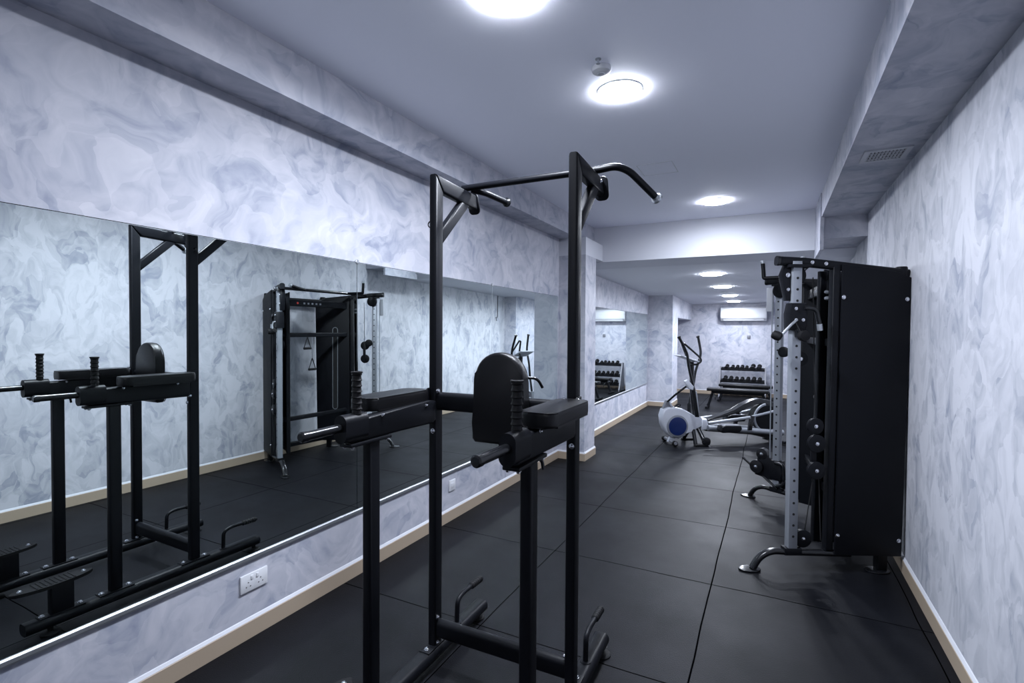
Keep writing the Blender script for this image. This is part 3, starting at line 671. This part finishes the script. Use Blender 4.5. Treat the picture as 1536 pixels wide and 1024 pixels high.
# ------------------------------------------------------------------ flat benches
def bench(loc, rz, L, label, zt):
    r = empty('flat_bench', label, 'bench', loc, rz, 'flat benches')
    MB().prism(rrect(L, .26, .03, 4), (1, 0, 0), (0, 1, 0), (0, 0, 1), .055, org=(0, 0, zt-.0275), bev=.012, seg=3).build('seat_pad', M['vinyl'], r)
    MB().sweep([(-L/2+.08, 0, zt-.085), (L/2-.08, 0, zt-.085)], rrect(.07, .05, .01)).build('frame_tube', M['black'], r)
    for s, dx in ((-1, .0), (1, 0)):
        x = s*(L/2-.10)
        lg = MB().sweep(fillet([(x-s*.08, 0, zt-.07), (x, 0, zt-.09), (x+s*.06, 0, .10), (x+s*.09, 0, .03)], .06), rrect(.05, .05, .012), up=(0, 1, 0)).build('leg', M['black'], r)
        MB().sweep([(x+s*.09, -.20, .025), (x+s*.09, .20, .025)], rrect(.05, .05, .015)).build('foot_bar', M['black'], lg)
        MB().cyl((x+s*.02, -.026, zt-.10), (x+s*.02, -.034, zt-.10), .012, 12).build('bolt', M['chrome'], lg)
    MB().tube(fillet([(-L/2+.12, -.05, zt-.10), (-L/2+.16, -.10, zt-.16), (-L/2+.16, -.10, zt-.22)], .04), .012).build('lift_handle', M['gloss'], r)
    return r
bench((-.585, 10.75, 0), 0, 1.10, 'nearer flat black bench in front of the dumbbell rack', .405)
bench((-.50, 12.05, 0), 0, 1.06, 'farther flat black bench right against the dumbbell rack', .375)

# ------------------------------------------------------------------ dumbbell rack
RK = empty('dumbbell_rack', 'three tier dumbbell rack with silver side frames against the far wall', 'rack', (-.60, 12.85, 0))
tiers = [(.05, .655), (-.07, .385), (-.17, .17)]      # (y, z) of the shelf centre
for s in (-1, 1):
    x = s*.475
    MB().prism([(-.30, .0), (.24, .0), (.24, .04), (.18, .05), (.13, .69), (.07, .71), (.00, .70), (-.26, .06), (-.30, .04)], (0, 1, 0), (0, 0, 1), (1, 0, 0), .03, org=(x, 0, 0), bev=.006).build('side_frame', M['grey'], RK)
for y, z in tiers:
    MB().prism([(-.09, -.040), (-.075, -.030), (.10, .012), (.10, .030), (.088, .030), (.088, .020), (-.08, -.018), (-.08, .012), (-.09, .012)], (0, 1, 0), (0, 0, 1), (1, 0, 0), .92, org=(0, y, z)).build('shelf', M['black'], RK, smooth=False)
def dumbbell(first=None):
    if first: 
        o = first.copy(); C.objects.link(o)
        for ch in first.children:
            c2 = ch.copy(); C.objects.link(c2); c2.parent = o
        return o
    mb = MB()
    for s in (-1, 1):
        mb.lathe((0, s*.048, 0), (0, s*1, 0), [(0, .034), (.006, .044), (.045, .046), (.056, .038), (.057, .02)], 8)
    o = mb.build('dumbbell', M['rubber'])
    MB().lathe((0, -.05, 0), (0, 1, 0), [(0, .012), (.03, .015), (.05, .016), (.07, .015), (.10, .012)], 12).build('handle', M['chrome'], o)
    return o
first = None; ords = ['leftmost', 'second from the left', 'third from the left', 'middle', 'third from the right', 'second from the right', 'rightmost']
for ti, (y, z) in enumerate(tiers):
    xs = [-.335, -.21, -.11, -.01, .085, .215, .345] if ti == 0 else [-.36, -.24, -.12, .0, .12, .24, .36]
    for i, x in enumerate(xs):
        o = dumbbell(first)
        if first is None: first = o
        sc_ = ((.95, .85, .85, .9, .8, 1.15, 1.1) if ti == 0 else (1.05, 1.0, .92, .92, .95, 1.0, .95))[i]
        o.location = (-.60+x, 12.85+y, z+.047*sc_-.002 + .0); o.scale = (sc_,)*3; o.rotation_euler = (math.radians(13.5), math.radians(22.5), 0)
        nm = ('top', 'middle', 'bottom')[ti]
        tag(o, '%s black dumbbell on the %s shelf of the rack' % (ords[i], nm), 'dumbbell', 'dumbbells on the %s shelf' % nm)

# ------------------------------------------------------------------ world, camera, colour management
wd = bpy.data.worlds.new('World'); sc.world = wd; wd.use_nodes = True
wd.node_tree.nodes['Background'].inputs[0].default_value = (.5, .6, .8, 1); wd.node_tree.nodes['Background'].inputs[1].default_value = .02
cam = bpy.data.cameras.new('camera'); co = bpy.data.objects.new('camera', cam); C.objects.link(co); sc.camera = co
cam.sensor_width = 36; cam.sensor_fit = 'HORIZONTAL'; cam.lens = 762.758/1536*36; cam.clip_start = .02
RGT = V((0.8901454, 0.4556315, 0.0064099)); DWN = V((0.0151065, -0.0154480, -0.9997665)); FWD = V((-0.4554261, 0.8900344, -0.0206340))
co.matrix_world = Matrix(((RGT.x, -DWN.x, -FWD.x, 0), (RGT.y, -DWN.y, -FWD.y, 0), (RGT.z, -DWN.z, -FWD.z, 1.5), (0, 0, 0, 1)))
sc.view_settings.view_transform = 'Standard'; sc.view_settings.look = 'None'; sc.view_settings.gamma = 1
sc.view_settings.use_curve_mapping = False; sc.view_settings.exposure = 0.0
sc.cycles.max_bounces = 12; sc.cycles.diffuse_bounces = 6; sc.cycles.glossy_bounces = 5
sc.cycles.use_denoising = True; sc.cycles.sample_clamp_indirect = 6
